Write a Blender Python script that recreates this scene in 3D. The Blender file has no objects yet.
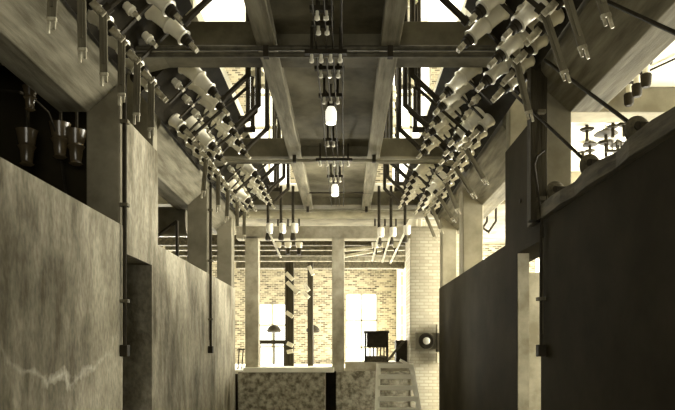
import bpy, bmesh, math, random
from mathutils import Vector, Matrix
random.seed(7)
S = bpy.context.scene
COL = S.collection
F = 640.0; EYE = 1.5
CX = -0.125                       # corridor centre line
ORD = ['nearest', 'second', 'third', 'fourth', 'fifth', 'sixth', 'seventh', 'eighth', 'ninth', 'tenth', 'eleventh', 'twelfth',
       'thirteenth', 'fourteenth', 'fifteenth', 'sixteenth', 'seventeenth', 'eighteenth', 'nineteenth', 'twentieth', 'twenty-first', 'twenty-second', 'twenty-third']

def at(px, py, y):                # a point of the place seen at (px, py) at distance y
    return Vector(((px - 345) * y / F, y, EYE + (350 - py) * y / F))

# ------------------------------------------------------------------ materials
def mat(name, c, rough=.85, metal=0, c2=None, scale=3.0, bump=0.0, stretch=None, detail=8, emit=None, spec=.12, contrast=(.35, .65)):
    m = bpy.data.materials.new(name); m.use_nodes = True
    nt = m.node_tree; b = nt.nodes['Principled BSDF']
    b.inputs['Base Color'].default_value = (*c, 1); b.inputs['Roughness'].default_value = rough
    b.inputs['Metallic'].default_value = metal; b.inputs['Specular IOR Level'].default_value = spec
    if c2 or bump:
        tc = nt.nodes.new('ShaderNodeTexCoord'); mp = nt.nodes.new('ShaderNodeMapping')
        if stretch: mp.inputs['Scale'].default_value = stretch
        nt.links.new(tc.outputs['Object'], mp.inputs['Vector'])
        n = nt.nodes.new('ShaderNodeTexNoise'); n.inputs['Scale'].default_value = scale; n.inputs['Detail'].default_value = detail
        n.inputs['Roughness'].default_value = .62
        nt.links.new(mp.outputs[0], n.inputs['Vector'])
        if c2:
            r = nt.nodes.new('ShaderNodeValToRGB'); r.color_ramp.elements[0].color = (*c2, 1); r.color_ramp.elements[1].color = (*c, 1)
            r.color_ramp.elements[0].position, r.color_ramp.elements[1].position = contrast
            nt.links.new(n.outputs['Fac'], r.inputs['Fac']); nt.links.new(r.outputs[0], b.inputs['Base Color'])
        if bump:
            bp = nt.nodes.new('ShaderNodeBump'); bp.inputs['Strength'].default_value = bump; bp.inputs['Distance'].default_value = .02
            nt.links.new(n.outputs['Fac'], bp.inputs['Height']); nt.links.new(bp.outputs[0], b.inputs['Normal'])
    if emit:
        b.inputs['Emission Color'].default_value = (*c, 1); b.inputs['Emission Strength'].default_value = emit
    return m

M = {}
M['conc'] = mat('concrete', (.27, .245, .175), c2=(.15, .134, .09), scale=2.2, bump=.25)
M['conc_beam'] = mat('board_marked_concrete', (.21, .19, .134), c2=(.09, .08, .051), scale=2.5, bump=.3, stretch=(6, .6, 6))
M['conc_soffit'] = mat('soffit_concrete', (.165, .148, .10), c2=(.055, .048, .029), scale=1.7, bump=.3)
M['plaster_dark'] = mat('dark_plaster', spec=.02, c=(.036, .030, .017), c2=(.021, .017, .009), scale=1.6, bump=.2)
M['slate'] = mat('dark_board', spec=.08, c=(.022, .018, .010), c2=(.010, .008, .004), scale=5, bump=.2)
M['white'] = mat('whitewash', (.86, .83, .70), c2=(.70, .67, .54), scale=1.3)
M['pale'] = mat('pale_paint', (.55, .51, .39), c2=(.30, .27, .19), scale=4, bump=.2)
M['porc'] = mat('glazed_porcelain', (.78, .74, .61), rough=.22, c2=(.66, .62, .49), scale=9, spec=.6)
M['porc_shaded'] = mat('shaded_porcelain', (.10, .075, .04), rough=.25, spec=.6)  # porcelain darkened, the left gallery's shade put into its colour
M['iron'] = mat('blackened_iron', (.020, .016, .009), rough=.75, c2=(.034, .028, .017), scale=14, spec=.12)
M['steel'] = mat('dull_steel', (.10, .09, .062), rough=.6, metal=.2, c2=(.05, .044, .03), scale=12)
M['copper'] = mat('pale_metal_clamp', (.50, .46, .34), rough=.5, metal=.2, c2=(.20, .18, .12), scale=20)
M['blade'] = mat('weathered_blade', (.16, .143, .095), rough=.7, c2=(.07, .06, .038), scale=8, stretch=(4, 4, .6))
M['timber'] = mat('dark_timber', (.11, .095, .06), c2=(.045, .038, .023), scale=6, bump=.5, stretch=(4, .5, 4))
M['timber_up'] = mat('dark_upright_timber', (.055, .047, .028), c2=(.022, .018, .010), scale=6, bump=.5, stretch=(5, 5, .4))
M['timber_pale'] = mat('pale_timber', (.78, .74, .60), c2=(.50, .46, .35), scale=6, bump=.3)
M['glass'] = mat('opal_glass', (.90, .88, .78), rough=.18, spec=.6)
M['glow_glass'] = mat('opal_glass_added_glow', (.95, .92, .80), rough=.3, emit=.9)  # opal globes given an added glow
M['duct'] = mat('sheet_metal', (.26, .24, .175), rough=.5, metal=.3, c2=(.16, .145, .10), scale=5)

M['frame_conc'] = mat('frame_concrete', (.42, .385, .29), c2=(.24, .215, .15), scale=5, bump=.25)
M['render'] = mat('rough_render', (.42, .385, .29), c2=(.12, .105, .068), scale=11, bump=.8, detail=12, contrast=(.38, .62))
def brick_mat(name, a, b_, mo, sc=1.0, rot=(math.pi/2, 0, 0)):
    m = bpy.data.materials.new(name); m.use_nodes = True; nt = m.node_tree; p = nt.nodes['Principled BSDF']
    tc = nt.nodes.new('ShaderNodeTexCoord'); mp = nt.nodes.new('ShaderNodeMapping'); mp.inputs['Rotation'].default_value = rot
    br = nt.nodes.new('ShaderNodeTexBrick'); br.inputs['Scale'].default_value = sc
    br.inputs['Color1'].default_value = (*a, 1); br.inputs['Color2'].default_value = (*b_, 1); br.inputs['Mortar'].default_value = (*mo, 1)
    br.inputs['Bias'].default_value = .0; br.inputs['Brick Width'].default_value = .23; br.inputs['Row Height'].default_value = .085; br.inputs['Mortar Size'].default_value = .012
    nt.links.new(tc.outputs['Object'], mp.inputs[0]); nt.links.new(mp.outputs[0], br.inputs['Vector'])
    nt.links.new(br.outputs['Color'], p.inputs['Base Color']); p.inputs['Roughness'].default_value = .9
    bp = nt.nodes.new('ShaderNodeBump'); bp.inputs['Strength'].default_value = .4; bp.inputs['Distance'].default_value = .01
    nt.links.new(br.outputs['Fac'], bp.inputs['Height']); bp.invert = True; nt.links.new(bp.outputs[0], p.inputs['Normal'])
    return m
M['brick'] = brick_mat('brickwork', (.36, .32, .22), (.05, .042, .025), (.34, .30, .22), 1.9)
M['brick_side'] = brick_mat('side_brickwork', (.40, .36, .26), (.24, .21, .14), (.62, .58, .45), rot=(math.pi/2, 0, math.pi/2))

M['brick_pale'] = brick_mat('whitewashed_brick', (.44, .405, .30), (.34, .305, .22), (.30, .27, .19), 1.6)
def wall_left_mat():
    """concrete with streaks and one pale ragged run of efflorescence low down near the doorway"""
    m = bpy.data.materials.new('stained_concrete'); m.use_nodes = True; nt = m.node_tree; L = nt.links.new
    p = nt.nodes['Principled BSDF']; p.inputs['Roughness'].default_value = .88; p.inputs['Specular IOR Level'].default_value = .08
    tc = nt.nodes.new('ShaderNodeTexCoord')
    def noise(scale, st, det=8):
        mp = nt.nodes.new('ShaderNodeMapping'); mp.inputs['Scale'].default_value = st; L(tc.outputs['Object'], mp.inputs[0])
        n = nt.nodes.new('ShaderNodeTexNoise'); n.inputs['Scale'].default_value = scale; n.inputs['Detail'].default_value = det
        L(mp.outputs[0], n.inputs['Vector']); return n.outputs['Fac']
    def math_(op, a, b=None, clamp=False):
        n = nt.nodes.new('ShaderNodeMath'); n.operation = op; n.use_clamp = clamp
        for i, v in enumerate((a, b)):
            if v is None: continue
            if isinstance(v, (int, float)): n.inputs[i].default_value = v
            else: L(v, n.inputs[i])
        return n.outputs[0]
    def ramp(f, p0, c0, p1, c1):
        r = nt.nodes.new('ShaderNodeValToRGB'); e = r.color_ramp.elements
        e[0].position, e[1].position = p0, p1; e[0].color, e[1].color = (*c0, 1), (*c1, 1); L(f, r.inputs[0]); return r.outputs[0]
    def mix(f, a, b):
        n = nt.nodes.new('ShaderNodeMix'); n.data_type = 'RGBA'; L(f, n.inputs[0]); L(a, n.inputs[6])
        if isinstance(b, tuple): n.inputs[7].default_value = (*b, 1)
        else: L(b, n.inputs[7])
        return n.outputs[2]
    base = ramp(noise(1.15, (1, 1, .7), 12), .40, (.11, .096, .062), .60, (.42, .385, .285))
    streak = ramp(noise(4.5, (1, 1.6, .5), 12), .38, (.13, .113, .074), .62, (.46, .42, .32))
    c = mix(math_('MULTIPLY', noise(2.0, (1, 1, 1), 3), .75), base, streak)
    sep = nt.nodes.new('ShaderNodeSeparateXYZ'); L(tc.outputs['Object'], sep.inputs[0])
    y, z = sep.outputs[1], sep.outputs[2]
    n1 = noise(3.6, (1, 1, 1), 8)
    wob = math_('MULTIPLY', math_('SUBTRACT', n1, .5), .42)
    # height of the run: about 1.32 m, climbing towards the doorway
    hgt = math_('ADD', math_('ADD', math_('MULTIPLY', math_('POWER', math_('ABSOLUTE', math_('SUBTRACT', y, 4.02)), 4.0), .5), 1.325), wob)
    d = math_('ABSOLUTE', math_('SUBTRACT', z, hgt))
    fn = noise(16, (1, 1, 1), 5)
    line = math_('SUBTRACT', 1.0, math_('DIVIDE', d, math_('ADD', math_('MULTIPLY', math_('POWER', fn, 2.0), .17), .002)), True)
    near = math_('SUBTRACT', 1.0, math_('MULTIPLY', math_('ABSOLUTE', math_('SUBTRACT', y, 4.0)), .9), True)
    line = math_('MULTIPLY', line, math_('MULTIPLY', near, math_('MULTIPLY', noise(5, (1, 1, 1), 3), 1.6), True))
    c = mix(math_('MULTIPLY', line, .8, True), c, (.80, .76, .62))
    # damp darker margin above the run
    up = math_('MULTIPLY', math_('SUBTRACT', z, math_('ADD', hgt, .10)), 6.0)
    up = math_('SUBTRACT', 1.0, math_('ABSOLUTE', up), True)
    c = mix(math_('MULTIPLY', math_('MULTIPLY', up, near), .3, True), c, (.16, .14, .10))
    grit = ramp(noise(28, (1, 1.3, .6), 4), .35, (.62, .62, .62), .62, (1, 1, 1))
    n = nt.nodes.new('ShaderNodeMix'); n.data_type = 'RGBA'; n.blend_type = 'MULTIPLY'; n.inputs[0].default_value = .8; L(c, n.inputs[6]); L(grit, n.inputs[7]); c = n.outputs[2]
    L(c, p.inputs['Base Color'])
    bp = nt.nodes.new('ShaderNodeBump'); bp.inputs['Strength'].default_value = .5; bp.inputs['Distance'].default_value = .03
    L(noise(9, (1, 1, 1)), bp.inputs['Height']); L(bp.outputs[0], p.inputs['Normal'])
    return m
M['stained'] = wall_left_mat()

# ------------------------------------------------------------------ mesh helpers
class MB:
    def __init__(s): s.bm = bmesh.new()
    def box(s, x0, x1, y0, y1, z0, z1):
        v = [s.bm.verts.new(p) for p in ((x0,y0,z0),(x1,y0,z0),(x1,y1,z0),(x0,y1,z0),(x0,y0,z1),(x1,y0,z1),(x1,y1,z1),(x0,y1,z1))]
        for f in ((0,3,2,1),(4,5,6,7),(0,1,5,4),(1,2,6,5),(2,3,7,6),(3,0,4,7)): s.bm.faces.new([v[i] for i in f])
        return s
    def bar(s, a, b, w, t, up=(0, 1, 0)):          # flat bar from a to b
        a, b = Vector(a), Vector(b); d = (b - a).normalized(); u = Vector(up)
        if abs(d.dot(u)) > .95: u = Vector((1, 0, 0))
        n = d.cross(u).normalized(); u = n.cross(d).normalized()
        v = []
        for p in (a, b):
            for i, j in ((-1,-1),(1,-1),(1,1),(-1,1)): v.append(s.bm.verts.new(p + u * (w/2*i) + n * (t/2*j)))
        for f in ((0,3,2,1),(4,5,6,7),(0,1,5,4),(1,2,6,5),(2,3,7,6),(3,0,4,7)): s.bm.faces.new([v[i] for i in f])
        return s
    def tube(s, pts, r, n=8):
        pts = [Vector(p) for p in pts]; rings = []
        d0 = (pts[1] - pts[0]).normalized(); u = Vector((0, 1, 0)) if abs(d0.y) < .9 else Vector((1, 0, 0))
        for i, p in enumerate(pts):
            a = (pts[i] - pts[i-1]).normalized() if i else d0
            b = (pts[i+1] - pts[i]).normalized() if i < len(pts) - 1 else a
            t = (a + b).normalized(); k = 1 / max(.5, t.dot(b))
            s1 = t.cross(u).normalized(); u2 = s1.cross(t).normalized()
            rings.append([s.bm.verts.new(p + (s1 * math.cos(2*math.pi*j/n) + u2 * math.sin(2*math.pi*j/n)) * r * (k if 0 < i < len(pts)-1 else 1)) for j in range(n)])
        for A, B in zip(rings, rings[1:]):
            for j in range(n): s.bm.faces.new((A[j], A[(j+1) % n], B[(j+1) % n], B[j]))
        s.bm.faces.new(rings[0][::-1]); s.bm.faces.new(rings[-1]); return s
    def lathe(s, prof, o=(0, 0, 0), ax=(0, 0, 1), n=16):   # prof: (distance along axis, radius)
        o = Vector(o); ax = Vector(ax).normalized(); u = Vector((0, 1, 0)) if abs(ax.y) < .9 else Vector((1, 0, 0))
        w = ax.cross(u).normalized(); rings = []
        for d, r in prof:
            rings.append([s.bm.verts.new(o + ax * d + (u * math.cos(2*math.pi*j/n) + w * math.sin(2*math.pi*j/n)) * max(r, .0005)) for j in range(n)])
        for A, B in zip(rings, rings[1:]):
            for j in range(n): s.bm.faces.new((A[j], A[(j+1) % n], B[(j+1) % n], B[j]))
        s.bm.faces.new(rings[0][::-1]); s.bm.faces.new(rings[-1]); return s
    def prism(s, pts, y0, y1):                       # polygon in X-Z pushed along Y
        A = [s.bm.verts.new((x, y0, z)) for x, z in pts]; B = [s.bm.verts.new((x, y1, z)) for x, z in pts]
        s.bm.faces.new(A); s.bm.faces.new(B[::-1]); n = len(pts)
        for i in range(n): s.bm.faces.new((A[i], B[i], B[(i+1) % n], A[(i+1) % n]))
        return s
    def build(s, name, m, parent=None, loc=None, bevel=0, smooth=False):
        bmesh.ops.recalc_face_normals(s.bm, faces=s.bm.faces[:])
        if loc is not None:
            bmesh.ops.translate(s.bm, verts=s.bm.verts[:], vec=-Vector(loc))
        me = bpy.data.meshes.new(name); s.bm.to_mesh(me); s.bm.free()
        me.materials.append(m)
        if smooth:
            for p in me.polygons: p.use_smooth = True
            me.set_sharp_from_angle(angle=math.radians(38))
        o = bpy.data.objects.new(name, me); COL.objects.link(o); o.parent = parent
        if loc is not None: o.location = loc
        if bevel:
            b = o.modifiers.new('bevel', 'BEVEL'); b.width = bevel; b.segments = 2
        return o
def tag(o, label, cat, group=None, kind=None):
    o['label'] = label; o['category'] = cat
    if group: o['group'] = group
    if kind: o['kind'] = kind
    return o
def struct(o): o['kind'] = 'structure'; return o
def empty(name, loc, label, cat, group=None):
    o = bpy.data.objects.new(name, None); COL.objects.link(o); o.location = loc; o.empty_display_size = .1
    return tag(o, label, cat, group)
def copy_tree(o, parent=None):
    c = o.copy(); COL.objects.link(c); c.parent = parent
    for ch in list(o.children): copy_tree(ch, c)
    return c

def ro(a): return (CX - a, CX + a)
# ------------------------------------------------------------------ the building shell
WZ = EYE + .98                      # top of the corridor's side walls
B0 = EYE + 1.85; B1 = EYE + 2.07    # haunch bottom and top
CZ = EYE + 2.60                     # underside of the side galleries' ceiling
END = 10.2
XL, XR = CX - 1.625, CX + 1.625
def wall_side(name, x0, x1, m, d0, d1, dh, lx=None):
    b = MB()
    if lx: b.box(x1, lx, 4.4, 6.1, dh, WZ)
    b.box(x0, x1, -2, d0, 0, WZ).box(x0, x1, d0, d1, dh, WZ).box(x0, x1, d1, END, 0, WZ)
    b.box(x0, lx or x1, 5.12, 5.99, WZ, B0)       # panel standing above the doorway
    return struct(b.build(name, m))
wall_side('wall_left', XL - .26, XL, M['stained'], 5.04, 5.8, EYE + .77)
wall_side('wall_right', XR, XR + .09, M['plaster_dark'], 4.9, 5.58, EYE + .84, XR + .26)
struct(MB().box(XR + .005, XR + .10, 5.56, 5.58, 0, EYE + .84).build('door_1', M['pale']))
struct(MB().box(-7, 7, -2.2, 16, -.15, 0).build('floor', M['conc']))

# lower outer walls: left closed along its gallery, right full of windows

def win_wall_x(name, x0, x1, z0, z1, y0, y1, wins, m):
    b = MB(); ys = y0
    for a, c, lo, hi in wins:
        b.box(x0, x1, ys, a, z0, z1); b.box(x0, x1, a, c, z0, lo); b.box(x0, x1, a, c, hi, z1); ys = c
    b.box(x0, x1, ys, y1, z0, z1); return struct(b.build(name, m))
def win_wall_y(name, y0, y1, z0, z1, x0, x1, wins, m):
    b = MB(); xs = x0
    for a, c, lo, hi in wins:
        b.box(xs, a, y0, y1, z0, z1); b.box(a, c, y0, y1, z0, lo); b.box(a, c, y0, y1, hi, z1); xs = c
    b.box(xs, x1, y0, y1, z0, z1); return struct(b.build(name, m))
wr = [(a, a + 2.4, 1.0, 3.8) for a in (3.2, 6.0, 8.8, 11.6)]
win_wall_x('wall_right_outer', 6.8, 7, 0, CZ, -2, 16, wr, M['white'])
wl = [(11.6, 13.4, 1.3, 3.6), (13.8, 15.4, 1.3, 3.6)]  # unseen end room windows, added to brighten its brickwork
win_wall_x('wall_left_outer', -7, -6.8, 0, CZ, -2, 16, wl, M['plaster_dark'])
bw = [(-5.4, -3.6, 1.2, 3.3), (-2.25, -1.35, 1.05, 2.65), (0.02, .8, .9, 2.9), (2.4, 4.4, 1.0, 3.8), (4.7, 6.6, 1.0, 3.8)]
win_wall_y('wall_end', 15.8, 16, 0, CZ + .2, -6.8, 6.8, bw, M['brick'])
win_wall_y('wall_back', -2.2, -2, 0, 8, -7, 7, [(-1.3, 1.1, 1.0, 3.0)], M['plaster_dark'])  # opening behind the camera is added for front fill
uw = [(-6.2, -4.6, 4.9, 7.4), (-3.9, -2.75, 4.9, 7.4), (-2.0, -1.1, 4.7, 7.4), (.95, 1.75, 4.7, 7.4), (2.3, 3.9, 4.9, 7.4), (4.6, 6.2, 4.9, 7.4)]
win_wall_y('wall_upper_end', 13.0, 13.2, CZ + .2, 8, -6.8, 6.8, uw, M['brick'])
wu = [(a, a + 2.0, 5.0, 7.2) for a in (5, 8, 10.6)]
win_wall_x('wall_upper_left', -7, -6.8, CZ, 8, -2, 13.2, wu, M['white'])
win_wall_x('wall_upper_right', 6.8, 7, CZ, 8, -2, 13.2, wu, M['white'])
# roof with a long lantern opening above the corridor, unseen and added for light from above
r = MB(); r.box(-7, -1.9, -2.2, 13.2, 8, 8.2).box(1.65, 7, -2.2, 13.2, 8, 8.2).box(-1.9, 1.65, -2.2, 4.4, 8, 8.2)
for y in (6.4, 8.6, 10.8): r.box(-1.9, 1.65, y, y + .25, 8, 8.2)
r.box(-1.9, 1.65, 12.9, 13.2, 8, 8.2)
struct(r.build('ceiling_upper', M['white']))
# ceilings of the side galleries and of the end room (they carry the upper floor)
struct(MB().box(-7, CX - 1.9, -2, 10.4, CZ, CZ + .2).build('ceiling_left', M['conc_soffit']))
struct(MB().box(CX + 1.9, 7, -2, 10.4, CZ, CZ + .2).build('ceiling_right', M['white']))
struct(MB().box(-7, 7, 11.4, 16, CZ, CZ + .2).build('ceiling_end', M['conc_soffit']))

win_wall_x('wall_end_side', 1.27, 1.42, 0, CZ, 11.35, 15.8, [(12.0, 13.0, .8, 3.3), (13.8, 14.8, .8, 3.3)], M['brick_side'])
# window sashes
def window(name, axis, c, a0, a1, z0, z1, nx, nz, t=.05):
    b = MB()
    def seg(u0, u1, w0, w1):
        if axis == 'x': b.box(c - t/2, c + t/2, u0, u1, w0, w1)
        else: b.box(u0, u1, c - t/2, c + t/2, w0, w1)
    for i in range(nx + 1):
        u = a0 + (a1 - a0) * i / nx; seg(u - .025, u + .025, z0, z1)
    for i in range(nz + 1):
        w = z0 + (z1 - z0) * i / nz; seg(a0, a1, w - .025, w + .025)
    return struct(b.build(name, M['pale']))
k = 1
for a, c, lo, hi in wr: window('window_%d' % k, 'x', 6.9, a, c, lo, hi, 3, 4); k += 1
for a, c, lo, hi in bw: window('window_%d' % k, 'y', 15.9, a, c, lo, hi, 2, 3); k += 1
for a, c, lo, hi in uw: window('window_%d' % k, 'y', 13.1, a, c, lo, hi, 2, 4); k += 1

# haunches (sloping concrete) along both sides, broken at the doorways, dark boards above them
for sx, side, gaps in ((-1, 'left', (5.07, 5.86)), (1, 'right', (5.07, 5.86))):
    X = lambda o: CX + sx * o
    for a, c, nm in ((-2, 4.98, 'near'), (5.99, 8.17, 'middle'), (8.17, END, 'far')):
        b = MB().prism([(X(1.875), B0), (X(1.625), B1), (X(1.60), B1 + .04), (X(1.60), B1 + .16), (X(1.92), CZ + .2), (X(2.1), CZ + .2), (X(2.1), B0)], a, c)
        o = b.build('haunched_beam', M['conc_beam'], bevel=.008)
        tag(o, '%s stretch of the sloping concrete beam along the %s side of the corridor' % (nm, side), 'beam', 'haunched beams along both sides')
    b = MB(); t = .05
    for a, c in ((-2, 4.9), (5.25, 7.6), (7.95, 10.2)):
        b.prism([(X(1.56), B1 + .035), (X(1.56 + .035), B1 + .09), (X(1.08), B1 + .61), (X(1.04), B1 + .555)], a, c)
    o = b.build('mounting_board', M['slate'])
    tag(o, 'dark sloping board that carries the rows of porcelain on the %s side' % side, 'board', 'sloping mounting boards')

# columns on the side walls
def column(x0, x1, y0, y1, z0, z1, label, m=M['conc']):
    return tag(MB().box(x0, x1, y0, y1, z0, z1).build('concrete_column', m, bevel=.012), label, 'column', 'concrete columns on the side walls')
for sx, s in ((-1, 'left'), (1, 'right')):
    def xx(a, b): return sorted((CX + sx*a, CX + sx*b))
    near = 'wide concrete column on the %s wall, just in front of the doorway' % s
    column(*xx(1.63, 1.89), 4.98, 5.12, WZ, CZ, near, M['conc'])
    column(*xx(1.63, 1.885), 5.86, 5.99, B0, CZ, 'narrow concrete pier behind the %s doorway, above its panel' % s)
    column(*xx(1.63, 1.89), 8.17, 8.45, WZ, CZ, 'far square concrete column on the %s wall, beyond the doorway' % s)
for sx, s_ in ((-1, 'left'), (1, 'right')):
    x0, x1 = sorted((CX + sx*1.63, CX + sx*1.86)); column(x0, x1, 9.92, 10.16, WZ, CZ, 'last concrete column on the %s wall, where the wall ends' % s_)
# catwalk slab with two downstands, and the cross beams that carry it
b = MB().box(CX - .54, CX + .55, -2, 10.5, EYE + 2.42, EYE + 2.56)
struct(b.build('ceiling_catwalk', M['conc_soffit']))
for sx, s in ((-1, 'left'), (1, 'right')):
    X = lambda o: CX + sx * o
    pts = [(X(.40), EYE + 2.43), (X(.385), EYE + 2.25), (X(.53), EYE + 2.25), (X(.56), EYE + 2.62), (X(.50), EYE + 2.62)]
    o = MB().prism(pts, -2, 10.5).build('edge_beam', M['conc_beam'], bevel=.01)
    tag(o, 'long concrete edge beam under the %s side of the overhead walkway' % s, 'beam', 'walkway edge beams')
for y, nm in ((2.1, 'nearest the camera, high overhead'), (4.9, 'above the front pipe'), (7.6, 'above the second pipe'), (10.15, 'at the far end of the walkway')):
    b = MB()
    b.prism([(CX-1.62, EYE+2.22), (CX-1.3, EYE+2.30), (CX+1.3, EYE+2.30), (CX+1.62, EYE+2.22), (CX+1.62, EYE+2.52), (CX-1.62, EYE+2.52)], y, y + .32)
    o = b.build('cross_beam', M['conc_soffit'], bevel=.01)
    tag(o, 'concrete cross beam spanning the corridor ' + nm, 'beam', 'concrete cross beams')

# ------------------------------------------------------------------ end frame of the corridor
FY = 10.5
def fbox(name, px0, px1, py0, py1, y, d, m, label=None, cat=None, group=None, st=False, bev=.01):
    p, q = at(px0, py1, y), at(px1, py0, y)
    o = MB().box(p.x, q.x, y, y + d, max(p.z, 0), q.z).build(name, m, bevel=bev)
    if st: struct(o)
    else: tag(o, label, cat, group)
    return o
fbox('frame_post', 245, 258.5, 236, 371, FY, .2, M['frame_conc'], 'left concrete post of the end frame, standing on the sill', 'post', 'end frame posts')
fbox('frame_post', 332, 344.5, 236, 371, FY, .2, M['frame_conc'], 'middle concrete post of the end frame', 'post', 'end frame posts')
fbox('frame_lintel', 236, 441, 226, 238.5, FY, .25, M['frame_conc'], 'horizontal concrete lintel across the end frame', 'beam')
o = MB().box(at(410, 0, FY).x, 1.9, FY - .02, FY + .8, 0, EYE + 2.0).build('wall_pier', M['brick_pale'], bevel=.01); struct(o)
fbox('wall_end_low_left', 238, 325, 372, 640, FY - .15, .5, M['render'], st=True)
fbox('wall_end_low_right', 336, 410, 371, 640, FY, .3, M['render'], st=True)
struct(MB().box(at(324, 0, FY).x, at(338, 0, FY).x, FY + .36, FY + .5, 0, EYE - .36).build('wall_end_recess_shade', M['slate']))  # dark panel stands in for the shade in the gap
fbox('window_sill', 243, 334, 367.5, 372.5, FY - .17, .85, M['white'], 'long white sill slab under the left opening of the end frame', 'sill')
struct(MB().box(-6.7, 1.25, 12.2, 15.78, EYE - .55, EYE - .345).build('floor_end_room', M['white']))
struct(MB().box(-6.7, at(343, 0, FY).x, 10.95, 12.2, EYE - .55, EYE - .345).build('floor_end_room_front', M['white']))
struct(MB().box(-6.8, XL - .05, FY + .1, FY + .25, 0, EYE - .4).build('wall_end_far_left', M['plaster_dark']))

# partitions of the side galleries
struct(MB().box(XR + .09, 6.8, 6.6, 6.75, 0, EYE + .8).build('wall_right_partition', M['pale']))
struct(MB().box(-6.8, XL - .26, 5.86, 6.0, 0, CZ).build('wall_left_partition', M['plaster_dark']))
# beam under the right gallery ceiling
for i, (y, nm) in enumerate(((6.32, 'nearer the camera, with knobs hanging before it'), (9.3, 'farther back'))):
    tag(MB().box(CX + 2.1, 6.8, y, y + .3, EYE + 2.35, CZ).build('ceiling_beam', M['conc'], bevel=.01), 'horizontal beam under the white ceiling of the right gallery, ' + nm, 'beam', 'right gallery beams')
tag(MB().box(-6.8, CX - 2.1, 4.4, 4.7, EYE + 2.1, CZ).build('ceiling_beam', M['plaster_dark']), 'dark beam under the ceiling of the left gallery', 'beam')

# end-room joists and conduits under its ceiling
for i, (py, y) in enumerate(((243, 11.6), (248, 12.1), (253.5, 12.6), (259, 13.2))):
    p = at(236, py + 2, y); q = at(410, py - 1.5, y)
    tag(MB().box(-3.4, q.x, y, y + .12, p.z, q.z + .12).build('ceiling_joist', M['timber'] if i % 2 == 0 else M['conc_beam']),
        'joist under the end room ceiling, %s from the front' % ['first', 'second', 'third', 'fourth'][i], 'joist', 'end room joists')
o = fbox('girder', 236, 410, 260, 268, 13.6, .25, M['timber'], 'broad dark girder above the brick wall of the end room', 'beam')
for px0, px1, y, nm in ((285, 293.5, 12.0, 'broader dark timber post'), (307.5, 313, 12.8, 'thin dark timber post')):
    p, q = at(px0, 268, y), at(px1, 262, y)
    tag(MB().box(p.x, q.x, y, y + .16, 0, q.z).build('timber_post', M['timber_up'], bevel=.006), nm + ' in the end room behind the white sill', 'post', 'end room timber posts')
# room rail seen through the left opening
p = at(258, 342, 13.2); q = at(286, 342, 13.2)
rl = MB().box(p.x, q.x, 13.2, 13.25, p.z - .04, p.z + .04).box(p.x, p.x + .05, 13.2, 13.25, 0, p.z).box(q.x - .05, q.x, 13.2, 13.25, 0, p.z)
tag(rl.build('guard_rail', M['iron']), 'low dark guard rail in the end room under the bright window', 'rail')
# ------------------------------------------------------------------ porcelain bushings (upper rows)
R2 = math.sqrt(.5)
def porc_prof(s, L):
    """two stacked flaring cups, the big one at the board"""
    return [(0, .070*s), (0, .088*s), (.03*L, .094*s), (.06*L, .090*s), (.10*L, .078*s), (.32*L, .068*s), (.50*L, .064*s), (.53*L, .072*s),
            (.56*L, .074*s), (.58*L, .068*s), (.62*L, .056*s), (.86*L, .048*s), (.93*L, .050*s), (.96*L, .058*s), (.99*L, .060*s), (1.0*L, .052*s), (1.0*L, .030*s)]
def make_bushing():  # flange, body > cap, terminal
    root = empty('bushing_insulator', (0, 0, 0), '', 'insulator')
    ax = Vector((R2, 0, -R2))
    MB().lathe([(-.03, .11), (.012, .11), (.02, .095), (.02, .05)], ax=ax).build('mounting_flange', M['iron'], root, smooth=True)
    pb = MB().lathe(porc_prof(.98, .31), o=ax * .015, ax=ax, n=20); pb = pb.build('porcelain_body', M['porc'], root, smooth=True)
    MB().lathe([(.31, .034), (.315, .042), (.355, .042), (.36, .034), (.385, .034), (.39, .02)], ax=ax, n=12).build('cap', M['iron'], pb, smooth=True)
    t = MB(); t.bar(ax * .375, ax * .45, .05, .034); t.tube([ax * .42 + Vector((0, -.035, 0)), ax * .42 + Vector((0, .035, 0))], .009, 6)
    t.build('terminal', M['copper'], root, bevel=.003)
    return root
proto = make_bushing()
U_Y = [3.4, 3.78, 4.16, 4.55, 5.45, 5.78, 6.11, 6.44, 6.77, 7.10, 8.0, 8.32, 8.64, 8.96, 9.28, 9.6]
first = True
for sx, side in ((-1, 'left'), (1, 'right')):
    for i, y in enumerate(U_Y):
        o = proto if first else copy_tree(proto); first = False
        o.location = (CX + sx * 1.245, y, B1 + .375); o.rotation_euler.z = 0 if sx < 0 else math.pi
        o['label'] = 'cream porcelain bushing in the upper %s row, %s from the camera' % (side, ORD[i])
        o['group'] = 'upper row of bushings, %s side' % side
# leads: black bars rising from the bushings past the walkway into the floor above
def lead(sx, side, y, i, row):
    X = lambda a: CX + sx * a
    b = MB()
    if row == 'upper':
        pts = [(X(.925), y, B1 + .055), (X(.70), y, B1 + .27), (X(.70), y, B1 + (1.25 + .1 * (i % 3)))]
    else:
        pts = [(X(1.30), y, B1 - .05), (X(.80), y + .05, B1 + .42), (X(.80), y + .05, B1 + 1.2)]
    b.tube(pts, .024 if row == 'upper' else .016, 6)
    b.lathe([(0, .03), (.04, .03)], o=pts[0], ax=Vector(pts[1]) - Vector(pts[0]), n=8)
    o = b.build('busbar_lead', M['iron'])
    tag(o, 'black bent lead rising from the %s %s bushing, %s from the camera' % (row, side, ORD[i]), 'busbar', '%s %s leads' % (row, side))
for sx, side in ((-1, 'left'), (1, 'right')):
    for i, y in enumerate(U_Y):
        if i % 2 == 0: lead(sx, side, y, i, 'upper')

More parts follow.
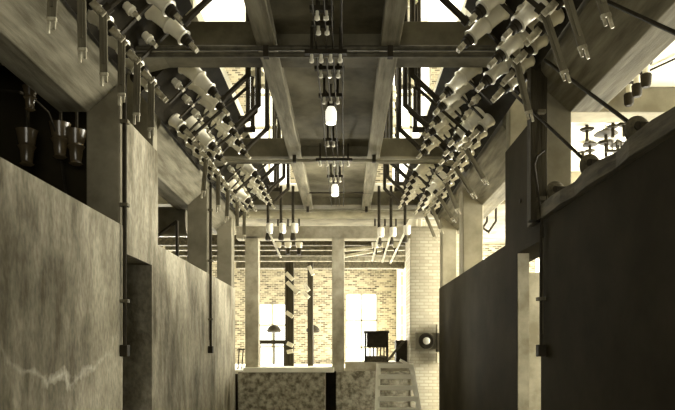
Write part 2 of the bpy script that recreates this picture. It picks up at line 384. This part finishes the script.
# ------------------------------------------------------------------ knife switches (lower rows)
def make_switch():
    root = empty('knife_switch', (0, 0, 0), '', 'switch')
    ax = Vector((R2, 0, -R2))
    MB().lathe([(-.02, .085), (.01, .085), (.018, .05)], ax=ax, n=12).build('mounting_flange', M['iron'], root, smooth=True)
    MB().lathe([(.01, .064), (.03, .070), (.045, .062), (.10, .050), (.112, .060), (.125, .062), (.13, .05)], ax=ax).build('porcelain_body', M['porc'], root, smooth=True)
    MB().lathe([(.13, .034), (.135, .042), (.18, .042), (.185, .026)], ax=ax, n=12).build('cap', M['iron'], root, smooth=True)
    c = MB(); c.bar(ax * .18, ax * .245, .07, .045); c.bar(ax * .20 + Vector((0, -.03, 0)), ax * .29 + Vector((0, -.03, 0)), .012, .04)
    c.bar(ax * .20 + Vector((0, .03, 0)), ax * .29 + Vector((0, .03, 0)), .012, .04)
    c.build('clamp', M['copper'], root, bevel=.003)
    d = MB()                                   # one flat strip, hinged at its head
    d.box(-.023, .023, -.006, .006, -.36, .03).box(-.008, .008, -.014, .014, -.30, 0)
    bl = d.build('blade', M['blade'], root); bl.location = ax * .262
    MB().tube([(0, -.04, 0), (0, .04, 0)], .009, 8).build('hinge_pin', M['copper'], bl)
    e = MB(); e.box(-.022, -.006, -.007, .007, -.43, -.355).box(.006, .022, -.007, .007, -.41, -.355).box(-.025, .025, -.009, .009, -.37, -.35)
    e.build('forked_tip', M['copper'], bl, bevel=.002)
    return root
psw = make_switch(); first = True
L_Y = [y for y in (2.55 + .315 * i for i in range(23)) if not 5.2 < y < 6.0]
for sx, side in ((-1, 'left'), (1, 'right')):
    for i, y in enumerate(L_Y):
        o = psw if first else copy_tree(psw); first = False
        o.location = (CX + sx * 1.50, y, B1 + .115); o.rotation_euler.z = 0 if sx < 0 else math.pi
        o['label'] = 'hanging knife switch with open blade in the lower %s row, %s from the camera' % (side, ORD[i])
        o['group'] = 'lower row of knife switches, %s side' % side
        bl = [c for c in o.children if c.name.startswith('blade')][0]
        # local +x points to the corridor: blades on the right swing out towards the wall
        tl = random.uniform(-.02, .10) if sx < 0 else (random.uniform(.22, .34) if i < 10 else random.uniform(.38, .6))
        bl.rotation_euler = (random.uniform(-.05, .05), tl, 0)
        if (5.0 < y < 6.1) or y > 6.1 and i % 2 == (0 if sx < 0 else 1) or (sx > 0 and i in (5, 7)):   # no open blade on these
            for ch in list(bl.children): bpy.data.objects.remove(ch)
            bpy.data.objects.remove(bl)
            o['label'] = 'switch clamp without a blade in the lower %s row, %s from the camera' % (side, ORD[i])
# middle row: larger bushings scattered between, one per group
MY = {-1: [3.3, 6.28, 6.62, 8.6, 8.9], 1: [3.95, 4.35, 4.75, 6.05, 6.35, 6.65, 8.2, 8.5, 8.8, 9.1]}
for sx, side in ((-1, 'left'), (1, 'right')):
    for i, y in enumerate(MY[sx]):
        o = copy_tree(proto)
        o.location = (CX + sx * 1.43, y + .04, B1 + .19); o.rotation_euler.z = 0 if sx < 0 else math.pi
        o['label'] = 'cream porcelain bushing set low among the %s knife switches, %s from the camera' % (side, ORD[i])
        o['group'] = 'low bushings, %s side' % side
# small post knobs between the two rows, with cross links running up the slope
def make_post():
    root = empty('post_insulator', (0, 0, 0), '', 'insulator'); ax = Vector((R2, 0, -R2))
    MB().lathe([(-.02, .03), (.05, .03), (.055, .036), (.075, .038), (.08, .03), (.10, .026)], ax=ax, n=10).build('porcelain_body', M['porc'], root, smooth=True)
    MB().bar(ax * .10, ax * .14, .045, .03).build('clamp', M['copper'], root)
    up = Vector((R2, 0, R2))
    MB().bar(ax * .13 - up * .17, ax * .13 + up * .20, .032, .012).build('link_bar', M['iron'], root)
    return root
pp = make_post(); first = True
for sx, side in ((-1, 'left'), (1, 'right')):
    for i, y in enumerate([3.5, 3.9, 4.3, 4.7, 5.5, 5.85, 6.2, 6.55, 6.9, 7.25, 8.1, 8.45, 8.8, 9.15, 9.5]):
        o = pp if first else copy_tree(pp); first = False
        o.location = (CX + sx * 1.36, y, B1 + .26); o.rotation_euler.z = 0 if sx < 0 else math.pi
        o['label'] = 'small post insulator with link bar between the two %s rows, %s from the camera' % (side, ORD[i])
        o['group'] = 'post insulators, %s side' % side
for sx, side in ((-1, 'left'), (1, 'right')):
    for i in (4, 9, 11, 16):
        lead(sx, side, L_Y[i], i, 'lower')

# ------------------------------------------------------------------ pipes across the corridor, wires and lamps down its middle
for y, nm, x0, x1 in ((4.75, 'front', -1.55, 1.3), (7.4, 'second', -1.55, 1.3), (10.05, 'farthest', -1.5, 1.25)):
    rt = empty('cross_pipe', (CX, y, EYE + 2.19), nm + ' pipe crossing under the overhead walkway', 'pipe', 'pipes crossing under the walkway')
    for dz in ((0, .05) if y < 5 else (0,)):
        MB().tube([(x0 - CX, 0, dz), (x1 - CX, 0, dz)], .019, 10).build('pipe', M['duct'] if y > 5 else M['steel'], rt, smooth=True)
    for x in (-.46, .46): MB().box(x - .02, x + .02, -.025, .025, -.022, .09).build('strap', M['iron'], rt)
for i, x in enumerate((-.21, -.135, -.085, -.02)):
    pts = [(x + .004 * math.sin(j * 2.1 + i), 2 + j * .6, EYE + 2.215 - .012 * (j % 2)) for j in range(14)]
    tag(MB().tube(pts, .006, 5).build('overhead_cable', M['iron']), 'thin dark cable running under the walkway, %s from the left' % ['first', 'second', 'third', 'fourth'][i], 'cable', 'cables under the walkway')
kp = None; nk = 0
def knob_rack(y, xs, nm, z=EYE + 2.25):
    rt = empty('knob_rack', (CX, y, z), nm, 'insulator rack', 'knob racks under the walkway')
    MB().box(min(xs) - .05, max(xs) + .05, -.02, .02, 0, .03).build('rail', M['iron'], rt)
    for x in xs:
        MB().lathe([(0, .012), (-.03, .012), (-.035, .018), (-.055, .018), (-.06, .012)], o=(x, 0, 0), ax=(0, 0, 1), n=10).build('knob', M['porc'], rt, smooth=True)
    for x in (min(xs), max(xs)): MB().box(x - .01, x + .01, -.01, .01, .02, .20).build('hanger', M['iron'], rt)
knob_rack(4.25, (-.06, .0), 'small rack of two knobs on the walkway soffit, nearest the camera')
knob_rack(4.45, (-.06, .0), 'small rack of two knobs, the second from the camera')
knob_rack(4.7, (-.12, -.05, .02, .09), 'rack of four white knobs beside the front cross pipe', EYE + 2.17)
knob_rack(5.15, (-.07, 0, .07), 'rack of three knobs behind the front cross pipe')
knob_rack(5.7, (-.06, 0, .06), 'rack of three knobs just above the nearer opal lamp')
knob_rack(6.9, (-.06, 0), 'rack of two knobs between the two opal lamps')
knob_rack(7.35, (-.16, -.08, 0, .08, .16), 'rack of five knobs on the second cross pipe', EYE + 2.17)
knob_rack(8.35, (-.06, .0, .06), 'rack of three knobs just above the farther opal lamp')
def lamp(x, y, z, s, nm):
    rt = empty('pendant_lamp', (x, y, z), nm, 'lamp', 'opal lamps under the walkway')
    MB().lathe([(-.10*s, .03*s), (-.095*s, .045*s), (-.04*s, .052*s), (.02*s, .050*s), (.05*s, .036*s), (.06*s, .03*s)], n=16).build('opal_globe', M['glow_glass'], rt, smooth=True)
    MB().lathe([(.055*s, .036*s), (.10*s, .034*s), (.11*s, .018*s), (.14*s, .014*s)], n=12).build('lamp_holder', M['iron'], rt, smooth=True)
    b = MB()
    for sgn in (-1, 1): b.tube([(0, 0, .13*s), (sgn*.06*s, 0, .22*s)], .008, 6)
    b.tube([(0, 0, .12*s), (0, 0, .26)], .008, 6); b.build('bracket', M['iron'], rt)
lamp(at(331, 0, 5.72).x, 5.72, EYE + 2.115, .98, 'nearer opal glass lamp hanging under the walkway')
lamp(at(335, 0, 8.4).x, 8.4, EYE + 2.12, .95, 'farther opal glass lamp hanging under the walkway')
# hand rail just behind the farther lamp
tag(MB().tube([(-.55, 9.2, EYE + 2.26), (.38, 9.2, EYE + 2.26)], .012, 8).build('conduit', M['iron']), 'thin conduit crossing the walkway soffit behind the farther lamp', 'conduit')

# ------------------------------------------------------------------ conduits with switch boxes on the walls
def conduit(x, y, z0, z1, side, nm, r=.016):
    rt = empty('wall_conduit', (x, y, z0), nm, 'conduit', 'conduits down the walls')
    MB().tube([(0, 0, 0), (0, 0, z1 - z0)], r, 8).build('pipe', M['iron'], rt, smooth=True)
    MB().tube([(-side * .0 + side*.03, .05, 0.1), (side*.03, .05, z1 - z0)], r * .7, 8).build('thin_pipe', M['blade'], rt, smooth=True)
    MB().box(-.03, .03, -.035, .035, -.07, .02).build('switch_box', M['iron'], rt, bevel=.006)
    for z in (.35, 1.1, 1.75):
        MB().box(-.03, .03, -.03, .03, z, z + .025).build('clip', M['blade'], rt)
conduit(XL + .03, 5.0, EYE + .02, B1 + .1, -1, 'dark conduit down the left wall beside the doorway, with a switch box at its foot')
conduit(XL + .03, 8.2, EYE + .03, B1 + .1, -1, 'dark conduit down the far left wall, with a small switch box at its foot')
conduit(XR - .03, 4.80, EYE + .02, EYE + .95, 1, 'dark conduit on the right wall beside the lit doorway', .012)
# cable loop on the right post
pts = [at(544.5, 150, 4.72), at(537, 156, 4.72), at(534, 165, 4.74), at(537, 185, 4.76), at(541, 215, 4.76), at(543, 238, 4.76)]
tag(MB().tube(pts, .009, 6).build('loose_cable', M['iron']), 'thin loose cable curving down beside the dark timber post on the right', 'cable')
o = MB().box(at(531, 0, 4.82).x, at(547.5, 0, 4.82).x, 4.82, 4.93, WZ + .0, B1 + .12).build('timber_post', M['timber_up'], bevel=.006)
tag(o, 'dark upright timber post standing on the right wall beside the pulleys', 'post')
o = MB().lathe([(0, .018), (.01, .018)], o=(XR - .012, 5.45, EYE + 1.27), ax=(1, 0, 0), n=12).build('conduit_plug', M['iron'])
tag(o, 'round dark plug in the concrete panel above the right doorway', 'plug')
# plank on the right wall with three pulleys and rods
b = MB(); n = 14; ya, yb = 2.2, 5.12
prev = None
for i in range(n + 1):
    y = ya + (yb - ya) * i / n; w = .012 * math.sin(i * 2.3); h = .012 * math.sin(i * 1.7 + 1)
    ring = [b.bm.verts.new(p) for p in ((XR - .05 + w, y, WZ), (XR + .22, y, WZ), (XR + .22, y, WZ + .09), (XR - .05 + w, y, WZ + .10 + h))]
    if prev:
        for j in range(4): b.bm.faces.new((prev[j], prev[(j+1) % 4], ring[(j+1) % 4], ring[j]))
    else: b.bm.faces.new(ring)
    prev = ring
b.bm.faces.new(prev[::-1])
tag(b.build('wall_plank', M['timber'], bevel=.004), 'rough dark timber plank lying along the top of the right wall', 'plank')
for i, (y, nm, s) in enumerate(((3.42, 'nearest the camera', .72), (4.08, 'in the middle', .72), (4.74, 'farthest, beside the dark post', .74))):
    x = XR + .06; z = WZ + .10
    rt = empty('guide_pulley', (x, y, z), 'dark guide pulley on the right wall plank, ' + nm, 'pulley', 'guide pulleys on the right wall')
    MB().lathe([(-.06, .05*s), (-.055, .075*s), (-.035, .092*s), (-.015, .094*s), (-.008, .075*s), (.008, .075*s), (.015, .094*s), (.035, .092*s), (.055, .075*s), (.06, .05*s)], o=(0, 0, .095), ax=(.35, 1, 0), n=20).build('wheel', M['timber'], rt, smooth=True)
    MB().lathe([(-.08, .022), (.08, .022)], o=(0, 0, .095), ax=(.35, 1, 0), n=10).build('axle', M['iron'], rt)
    for ya_ in (-.085, .075): MB().box(-.02, .12, ya_, ya_ + .012, -.005, .11).build('bracket', M['iron'], rt)
    MB().tube([(.06, -.02, .10), (.14, -.12, .06), (.16, -.32, .03)], .012, 6).build('tail_rod', M['iron'], rt)
rods = [((1.40, 4.48, EYE + 2.03), (XR + .03, 3.44, WZ + .24), 'running down to the nearest pulley'),
        ((1.35, 5.15, EYE + 2.07), (XR + .03, 4.10, WZ + .24), 'running down to the middle pulley'),
        ((1.45, 3.64, EYE + 2.0), (XR + .10, 2.75, WZ + .30), 'nearest the camera, running off towards the upper right')]
for a, c, nm in rods:
    tag(MB().tube([a, c], .0115, 8).build('operating_rod', M['iron']), 'straight dark operating rod ' + nm, 'rod', 'operating rods on the right')
# ------------------------------------------------------------------ right gallery: things hanging under the white ceiling
for i, (px, py, y) in enumerate(((646, 70, 5.8), (637, 80, 6.02), (629, 88, 6.24))):
    p = at(px, py, y); zt = min(p.z, CZ - .01)
    rt = empty('ceiling_insulator', (p.x, y, CZ), 'white stemmed insulator with dark cup under the right gallery ceiling, %s' % ['largest and nearest', 'middle one of three', 'smallest and farthest'][i], 'insulator', 'right gallery hanging insulators')
    MB().lathe([(0, .06), (-.01, .055), (-.02, .03)], n=12).build('base', M['iron'], rt, smooth=True)
    MB().lathe([(-.02, .032), (-.12, .028)], n=12).build('stem', M['porc'], rt, smooth=True)
    MB().lathe([(-.10, .042), (-.11, .050), (-.20, .044), (-.22, .03)], n=12).build('cup', M['iron'], rt, smooth=True)
a, c = at(652, 66, 4.8), at(606, 96, 6.1)
tag(MB().tube([(3.05, 5.4, CZ - .02), (2.62, 6.31, CZ - .02)], .01, 6).build('ceiling_conduit', M['iron']), 'thin conduit linking the three insulators under the right gallery ceiling', 'conduit')
def umbrella(px, py, y, i, s=1.0):
    p = at(px, py, y)
    rt = empty('shed_insulator', p, 'dark umbrella shaped insulator seen over the right wall, %s from the left' % ORD[i].replace('nearest', 'first'), 'insulator', 'umbrella insulators in the right gallery')
    MB().lathe([(.0, .02*s), (.01, .12*s), (.03, .10*s), (.05, .04*s), (.07, .03*s)], n=14).build('shed', M['iron'], rt, smooth=True)
    MB().lathe([(-.09*s, .06*s), (-.07*s, .085*s), (-.055*s, .03*s)], n=12).build('lower_shed', M['iron'], rt, smooth=True)
    MB().tube([(0, 0, .02), (0, 0, CZ - p.z)], .010, 6).build('hanger', M['pale'], rt)
    MB().tube([(0, 0, 0), (0, 0, -.22*s)], .02, 6).build('stem', M['iron'], rt)
for i, (px, py, y, s) in enumerate(((583, 147, 8.4, .8), (587, 123, 7.4, 1.0), (590, 146, 8.0, .8), (606, 135, 7.4, 1.15), (613, 121, 6.9, .8), (624, 118, 6.8, .9), (618, 146, 7.9, .9))):
    umbrella(px, py, y, i, s)
# comb shaped rack of line pins
p0 = at(606, 152, 7.2); rt = empty('pin_rack', p0, 'dark rack of upright pins seen over the right wall between the pulleys', 'rack')
MB().box(0, .34, -.02, .02, 0, .025).build('rail', M['iron'], rt)
for i in range(7): MB().tube([(.02 + i*.05, 0, .02), (.02 + i*.05, 0, .13)], .008, 6).build('pin', M['iron'], rt)
MB().box(.15, .17, -.02, .02, -(p0.z - (EYE + .8)) + .0, 0).build('stand', M['iron'], rt)
# frame and pipes seen through the far right opening
for i, (px, y) in enumerate(((487, 9.0), (496, 8.9))):
    p = at(px, 250, y); q = at(px, 150, y)
    tag(MB().tube([(p.x - .25, y, p.z + .35), (p.x - .1, y, p.z + .25), (p.x, y, p.z + .4), (p.x, y, CZ)], .016, 6).build('drop_pipe', M['iron']), 'thin dark pipe seen through the far right opening, %s one' % ['left', 'right'][i], 'pipe', 'far right pipes')
p = at(466, 191, 8.9)
tag(MB().box(p.x, p.x + 1.4, 8.95, 9.0, p.z - .03, p.z + .03).build('cross_rail', M['iron']), 'dark horizontal rail seen through the far right opening', 'rail')

# ------------------------------------------------------------------ left gallery: dim bushings
for i, (px, py, y, s) in enumerate(((27, 147, 5.5, 1), (60, 140, 5.55, 1), (76, 147, 5.6, 1), (30, 98, 4.9, .6))):
    p = at(px, py, y)
    rt = empty('hanging_bushing', p, 'dim porcelain bushing hanging in the dark left gallery, ' + ['big one at far left', 'big one in the middle', 'big one nearest the column', 'small one higher up'][i], 'insulator', 'bushings in the dark left gallery')
    MB().lathe([(.16*s, .05*s), (.14*s, .095*s), (.10*s, .085*s), (.02*s, .07*s), (.0, .082*s), (-.03*s, .06*s), (-.13*s, .05*s), (-.15*s, .065*s), (-.17*s, .03*s)], n=16).build('porcelain_body', M['porc_shaded'], rt, smooth=True)
    MB().tube([(0, 0, .14*s), (0, 0, CZ - p.z)], .02, 8).build('hanger', M['iron'], rt)
pts = [at(20, 92, 5.2), at(33, 98, 5.3), at(48, 112, 5.4), at(57, 135, 5.5), at(62, 165, 5.6), at(66, 195, 5.7)]
tag(MB().tube([pts[0] + Vector((-.2, 0, .02))] + pts + [pts[-1] - Vector((0, 0, .6))], .010, 6).build('loose_cable', M['iron']), 'thin cable curving down inside the dark left gallery', 'cable')
tag(MB().lathe([(0, .2), (3.2, .2)], o=(-5.3, 8.6, EYE + 1.72), ax=(1, 0, 0), n=24).build('gallery_duct', M['duct'], smooth=True), 'round duct seen through the left opening behind the doorway', 'duct')
rt = empty('gallery_rail', (at(160, 0, 7.6).x, 7.6, WZ - .1), 'thin dark sloping rail seen through the left opening behind the doorway', 'rail')
p, q, t = at(157, 236, 7.6) - rt.location, at(177, 221, 7.6) - rt.location, at(178, 250, 7.6) - rt.location
MB().tube([p, q], .02, 6).build('top_rail', M['iron'], rt)
MB().tube([q, (t.x, 0, -.6)], .02, 6).build('post', M['iron'], rt)
# ------------------------------------------------------------------ far end of the corridor
o = MB().lathe([(0, .30), (4.6, .30)], o=(-2.9, 11.0, EYE + 2.56), ax=(1, 0, 0), n=32).build('round_duct', M['duct'], smooth=True)
tag(o, 'large round horizontal duct behind the end of the walkway', 'duct')
def hang(px, pyt, pyb, y, nm, cup=True, blade=None, rod=True):
    t, p = at(px, pyt, y), at(px, pyb, y)
    rt = empty('hanging_switch', (p.x, y, t.z), nm, 'switch', 'hanging switches at the end of the walkway'); dz = p.z - t.z
    MB().tube([(0, 0, 0), (0, 0, dz)], .022, 8).build('rod', M['iron'], rt, smooth=True)
    if cup: MB().lathe([(dz + .10, .035), (dz + .09, .055), (dz - .02, .055), (dz - .05, .04)], o=(.03, -.03, 0), n=12).build('porcelain_cup', M['porc'], rt, smooth=True)
    MB().lathe([(dz - .05, .03), (dz - .13, .045), (dz - .16, .04)], n=10).build('cap', M['iron'], rt, smooth=True)
    if blade:
        q = at(*blade, y); MB().bar((0, 0, dz), (q.x - p.x, -.05, q.z - t.z), .05, .03).build('blade', M['timber_pale'], rt)
hang(268, 186, 230, 9.9, 'hanging switch left of the end frame, with a pale slanting blade', blade=(281, 258))
hang(281, 186, 230, 9.9, 'hanging switch without a blade, second from the left of the end frame')
hang(293, 186, 230, 9.9, 'hanging switch without a blade, third from the left of the end frame')
hang(379, 186, 234, 9.9, 'hanging switch with a pale blade, left one of the right-hand three', blade=(372, 262))
hang(391, 186, 234, 9.9, 'hanging switch with a pale blade, middle one of the right-hand three', blade=(382, 263))
hang(405, 186, 232, 9.9, 'hanging switch with a pale blade, right one of the right-hand three', blade=(390, 264))
for i, (px, py) in enumerate(((278, 246), (288, 246), (299, 246), (375, 246), (385, 246), (396, 246))):
    p = at(px, py, 11.3)
    rt = empty('drop_insulator', p, 'small white insulator cup hung behind the lintel, %s from the left' % ORD[i].replace('nearest', 'first'), 'insulator', 'white cups behind the lintel')
    MB().lathe([(.07, .03), (.06, .065), (-.02, .055), (-.04, .03)], n=12).build('porcelain_cup', M['porc'], rt, smooth=True)
    MB().lathe([(-.03, .035), (-.13, .04), (-.15, .03)], n=10).build('cap', M['iron'], rt, smooth=True)
    MB().tube([(0, 0, .06), (0, 0, CZ - p.z)], .015, 6).build('hanger', M['iron'], rt)
# pale open blades on the end room posts
k = 0
for (a, c, y, nm) in (((286, 273), (293, 280), 11.9, 'on the broad post, topmost'), ((287, 282), (298, 293), 11.9, 'on the broad post, second'), ((286, 312), (293, 317), 11.9, 'on the broad post, lower middle'),
                    ((287, 343), (293, 346), 11.9, 'on the broad post, low down'), ((287, 352), (293, 351), 11.9, 'on the broad post, lowest'),
                    ((309, 266), (313, 275), 12.7, 'on the thin post, topmost'), ((304, 284), (309, 291), 12.7, 'on the thin post, second'), ((303, 292), (309, 298), 12.7, 'on the thin post, third')):
    tag(MB().bar(at(*a, y), at(*c, y), .06, .075).build('fuse_plate', M['timber_pale'], bevel=.004), 'pale slanting fuse plate ' + nm, 'fuse', 'fuse plates on the end room posts')
for (px0, px1, y0_, y1_, nm) in ((345, 381, 250, 246, 'upper'), (345, 381, 256, 250, 'lower')):
    tag(MB().bar(at(px0, y0_, 11.5), at(px1, y1_, 11.8), .05, .05).build('ceiling_batten', M['timber_pale']), 'pale sloping batten under the end room ceiling, %s one' % nm, 'batten', 'sloping battens')

# ladder of pale timber
def ladder():
    y = 9.7; rt = empty('step_ladder', (at(395, 0, y).x, y, 0), 'pale wooden ladder standing against the end wall on the right', 'ladder')
    o = Vector((at(395, 0, y).x, y, 0)); lean = .25
    def P(px, py, dy=0): return at(px, py, y + dy) - o
    zt = P(378, 364).z
    for px0, px1 in ((378.5, 377), (411, 419)):
        t = P(px0, 364, lean); bt = P(px1, 410); bt = t + (bt - t) * (t.z / (t.z - bt.z))
        MB().bar(t, bt, .05, .07).build('rail', M['white'], rt)
    tl, bl_ = P(378.5, 364, lean), P(377, 410); tr, br = P(411, 364, lean), P(419, 410)
    for t in (.04, .28, .52, .76, 1.0, 1.3, 1.6):
        MB().bar(tl.lerp(bl_, t), tr.lerp(br, t), .10, .07).build('step', M['white'], rt)
    MB().bar(P(400, 360, .2), P(413, 367, .2), .08, .04).build('top_board', M['white'], rt)
ladder()
# dark stand with a box, on the platform behind the ladder
y = 10.9; o_ = at(377, 362, y)
struct(MB().box(at(345, 0, 10.8).x, at(413, 0, 10.8).x, 10.8, 12.2, 0, o_.z).build('floor_platform', M['pale']))
rt = empty('instrument_stand', o_, 'dark instrument box on a stand beside the ladder', 'instrument')
q = lambda px, py: at(px, py, y) - o_
MB().box(q(367, 0).x, q(386, 0).x, -.05, .25, q(0, 347.5).z, q(0, 332.5).z).build('box', M['iron'], rt, bevel=.008)
MB().box(q(364, 0).x, q(389, 0).x, -.08, .28, q(0, 333).z, q(0, 331).z).build('top_bar', M['iron'], rt)
for px in (365.5, 387.5):
    for yy in (-.05, .22): MB().box(q(px - .7, 0).x, q(px + .7, 0).x, yy, yy + .03, 0, q(0, 331).z).build('leg', M['iron'], rt)
MB().box(q(365.5, 0).x, q(388, 0).x, -.04, .24, 0, q(0, 356).z).build('base_board', M['timber'], rt)
for px in (370, 373.5, 377, 380.5, 384): MB().tube([q(px, 356), q(px, 347)], .012, 6).build('spindle', M['iron'], rt)
tag(MB().bar(at(388, 360, 10.6), at(404, 341, 10.7), .05, .04).build('leaning_bar', M['timber']), 'dark bar leaning diagonally beside the instrument stand', 'bar')
tag(MB().box(at(396, 0, 11).x, at(409, 0, 11).x, 11, 11.3, o_.z, at(0, 340, 11).z).build('dark_cabinet', M['iron'], bevel=.01), 'small dark cabinet against the pale pier', 'cabinet')
# square fitting with round pale face on the pier
c0 = at(425.5, 341, 10.46)
rt = empty('wall_lamp', c0, 'square wall fitting with a round pale face on the pale pier', 'lamp')
MB().box(-.17, .17, -.10, .0, -.14, .14).build('backplate', M['conc'], rt, bevel=.01)
MB().lathe([(0, .125), (.03, .13), (.045, .11), (.03, .09)], o=(0, -.10, 0), ax=(0, -1, 0), n=24).build('dark_ring', M['iron'], rt, smooth=True)
MB().lathe([(0, .06), (.03, .055), (.04, .03)], o=(0, -.13, 0), ax=(0, -1, 0), n=20).build('pale_face', M['glass'], rt, smooth=True)
for py0, py1, m, nm in ((324, 333, 'pale', 'upper pale'), (333, 352, 'iron', 'black'), (353, 363, 'pale', 'lower pale')):
    p, q_ = at(437, py1, 10.3), at(444, py0, 10.3)
    tag(MB().box(p.x, q_.x, 10.3, 10.44, p.z, q_.z).build('switch_box', M[m], bevel=.006), nm + ' switch box on the corner of the pale pier', 'switch', 'switch boxes on the pier')
# chair-like dark frame left of end opening
p = at(236, 352, 11.5)
rt = empty('wire_crate', (p.x, 11.5, EYE - .4), 'small dark slatted frame at the far left behind the end post', 'frame')
for i in range(3): MB().bar((.03 + i*.07, 0, 0), (.06 + i*.07, 0, .42), .02, .02).build('bar', M['iron'], rt)
MB().bar((.02, 0, .40), (.28, 0, .42), .025, .025).build('top_rail', M['iron'], rt)
for px, y, nm in ((274, 14.9, 'left'), (313, 14.9, 'right')):
    p = at(px, 333, y)
    b = MB(); b.lathe([(0, .05), (.02, .15), (.07, .17), (.15, .11), (.19, .03)], o=(0, 0, 0), n=14)
    b.lathe([(-(p.z - EYE + .345), .022), (0, .022)], n=8)
    o = b.build('round_stool', M['iron'], smooth=True); o.location = p
    tag(o, 'small dark rounded machine head on a pedestal in the end room, %s one' % nm, 'machine', 'dark machine heads')

# ------------------------------------------------------------------ upper storey seen through the gaps
for sx, side in ((-1, 'left'), (1, 'right')):
    X = lambda o: CX + sx * o
    for j, (o0, z) in enumerate(((1.12, CZ + .2), (1.5, CZ + .55))):
        b = MB().box(min(X(o0), X(o0 + .1)), max(X(o0), X(o0 + .1)), 5.25, 12.9, z, z + .12)
        tag(b.build('floor_kerb', M['white']), '%s kerb coloured white as if brightly lit, along the %s edge of the upper floor' % (['lower', 'upper'][j], side), 'kerb', 'white kerbs upstairs')  # white colour stands in for light on the parapet edge and wall beyond
    i = 0
    for y in (6.9, 7.25, 9.6, 9.95):
        rt = empty('stand_insulator', (X(.92), y, CZ + .12), 'white porcelain stack upstairs beside the walkway, %s side, %s' % (side, ORD[i].replace('nearest', 'first')), 'insulator', 'porcelain stacks upstairs'); i += 1
        MB().tube([(0, 0, -.25), (0, 0, 1.7)], .025, 8).build('post', M['iron'], rt, smooth=True)
        for kk in range(3):
            z = .25 + kk * .38
            MB().lathe([(0, .05), (.01, .085), (.10, .075), (.12, .05), (.14, .07), (.22, .055), (.24, .03)], o=(-sx*.09, 0, z), ax=(0, 0, 1), n=14).build('porcelain_shed', M['porc'], rt, smooth=True)
        MB().box(-.03 if sx > 0 else -.1, .1 if sx > 0 else .03, -.02, .02, -.25, -.2).build('foot', M['iron'], rt)

# ------------------------------------------------------------------ light
w = bpy.data.worlds.new('World'); S.world = w; w.use_nodes = True
bg = w.node_tree.nodes['Background']; bg.inputs[0].default_value = (1.0, .965, .82, 1); bg.inputs[1].default_value = 3.0
def area(name, loc, rot, sx, sy, e, col=(1, .965, .83)):
    l = bpy.data.lights.new(name, 'AREA'); l.shape = 'RECTANGLE'; l.size = sx; l.size_y = sy; l.energy = e; l.color = col
    o = bpy.data.objects.new(name, l); COL.objects.link(o); o.location = loc; o.rotation_euler = rot; return o
H = math.pi / 2
for i, (a, c, lo, hi) in enumerate(wr): area('daylight_and_fill', (6.75, (a+c)/2, (lo+hi)/2), (0, H, 0), hi - lo, c - a, (300, 1100, 1300, 900)[i])
for a, c, lo, hi in bw: area('daylight_and_fill', ((a+c)/2, 15.75, (lo+hi)/2), (-H, 0, 0), c - a, hi - lo, 300 * (c - a))
for a, c, lo, hi in uw: area('daylight_and_fill', ((a+c)/2, 12.95, (lo+hi)/2), (-H, 0, 0), c - a, hi - lo, 260 * (c - a))
for a, c, lo, hi in wu:
    area('daylight_and_fill', (6.75, (a+c)/2, (lo+hi)/2), (0, H, 0), hi - lo, c - a, 28)
    area('daylight_and_fill', (-6.75, (a+c)/2, (lo+hi)/2), (0, -H, 0), hi - lo, c - a, 28)
for y, e in ((5.4, 12), (7.6, 55), (9.8, 110), (12, 100)): area('daylight_and_fill', (CX, y, 7.95), (0, 0, 0), 3.2, 1.8, e)  # fill from the added roof opening

for y0, y1 in ((12, 13), (13.8, 14.8)): area('daylight_and_fill', (1.24, (y0+y1)/2, 2.3), (0, H, 0), 2.2, 1.0, 90)
for a, c, lo, hi in wl: area('daylight_and_fill', (-6.7, (a+c)/2, (lo+hi)/2), (0, -H, 0), hi - lo, c - a, 150)  # fill at the added left windows of the end room
for x, y, e in ((at(331, 0, 5.72).x, 5.72, 3), (at(335, 0, 8.4).x, 8.4, 40)):     # glow of the two opal lamps, added to brighten the far end
    l = bpy.data.lights.new('added_lamp_light', 'POINT'); l.energy = e; l.color = (1, .95, .78); l.shadow_soft_size = .05
    o = bpy.data.objects.new('added_lamp_light', l); COL.objects.link(o); o.location = (x, y, EYE + 1.96)
area('daylight_and_fill', (-.1, -1.95, 2.0), (H, 0, 0), 2.4, 2.0, 75)  # unseen fill added behind the camera to lift camera-facing sides
# ------------------------------------------------------------------ camera
cam = bpy.data.cameras.new('camera'); co = bpy.data.objects.new('camera', cam); COL.objects.link(co)
co.location = (0, 0, EYE); co.rotation_euler = (H, 0, 0)
cam.sensor_width = 36; cam.lens = F / 675 * 36; cam.shift_x = -(345 - 337.5) / 675; cam.shift_y = (350 - 205) / 675
cam.clip_start = .05
S.camera = co
S.view_settings.view_transform = 'Standard'; S.view_settings.look = 'None'; S.view_settings.gamma = 1
S.view_settings.use_curve_mapping = False; S.view_settings.exposure = 0.0
S.cycles.use_denoising = True
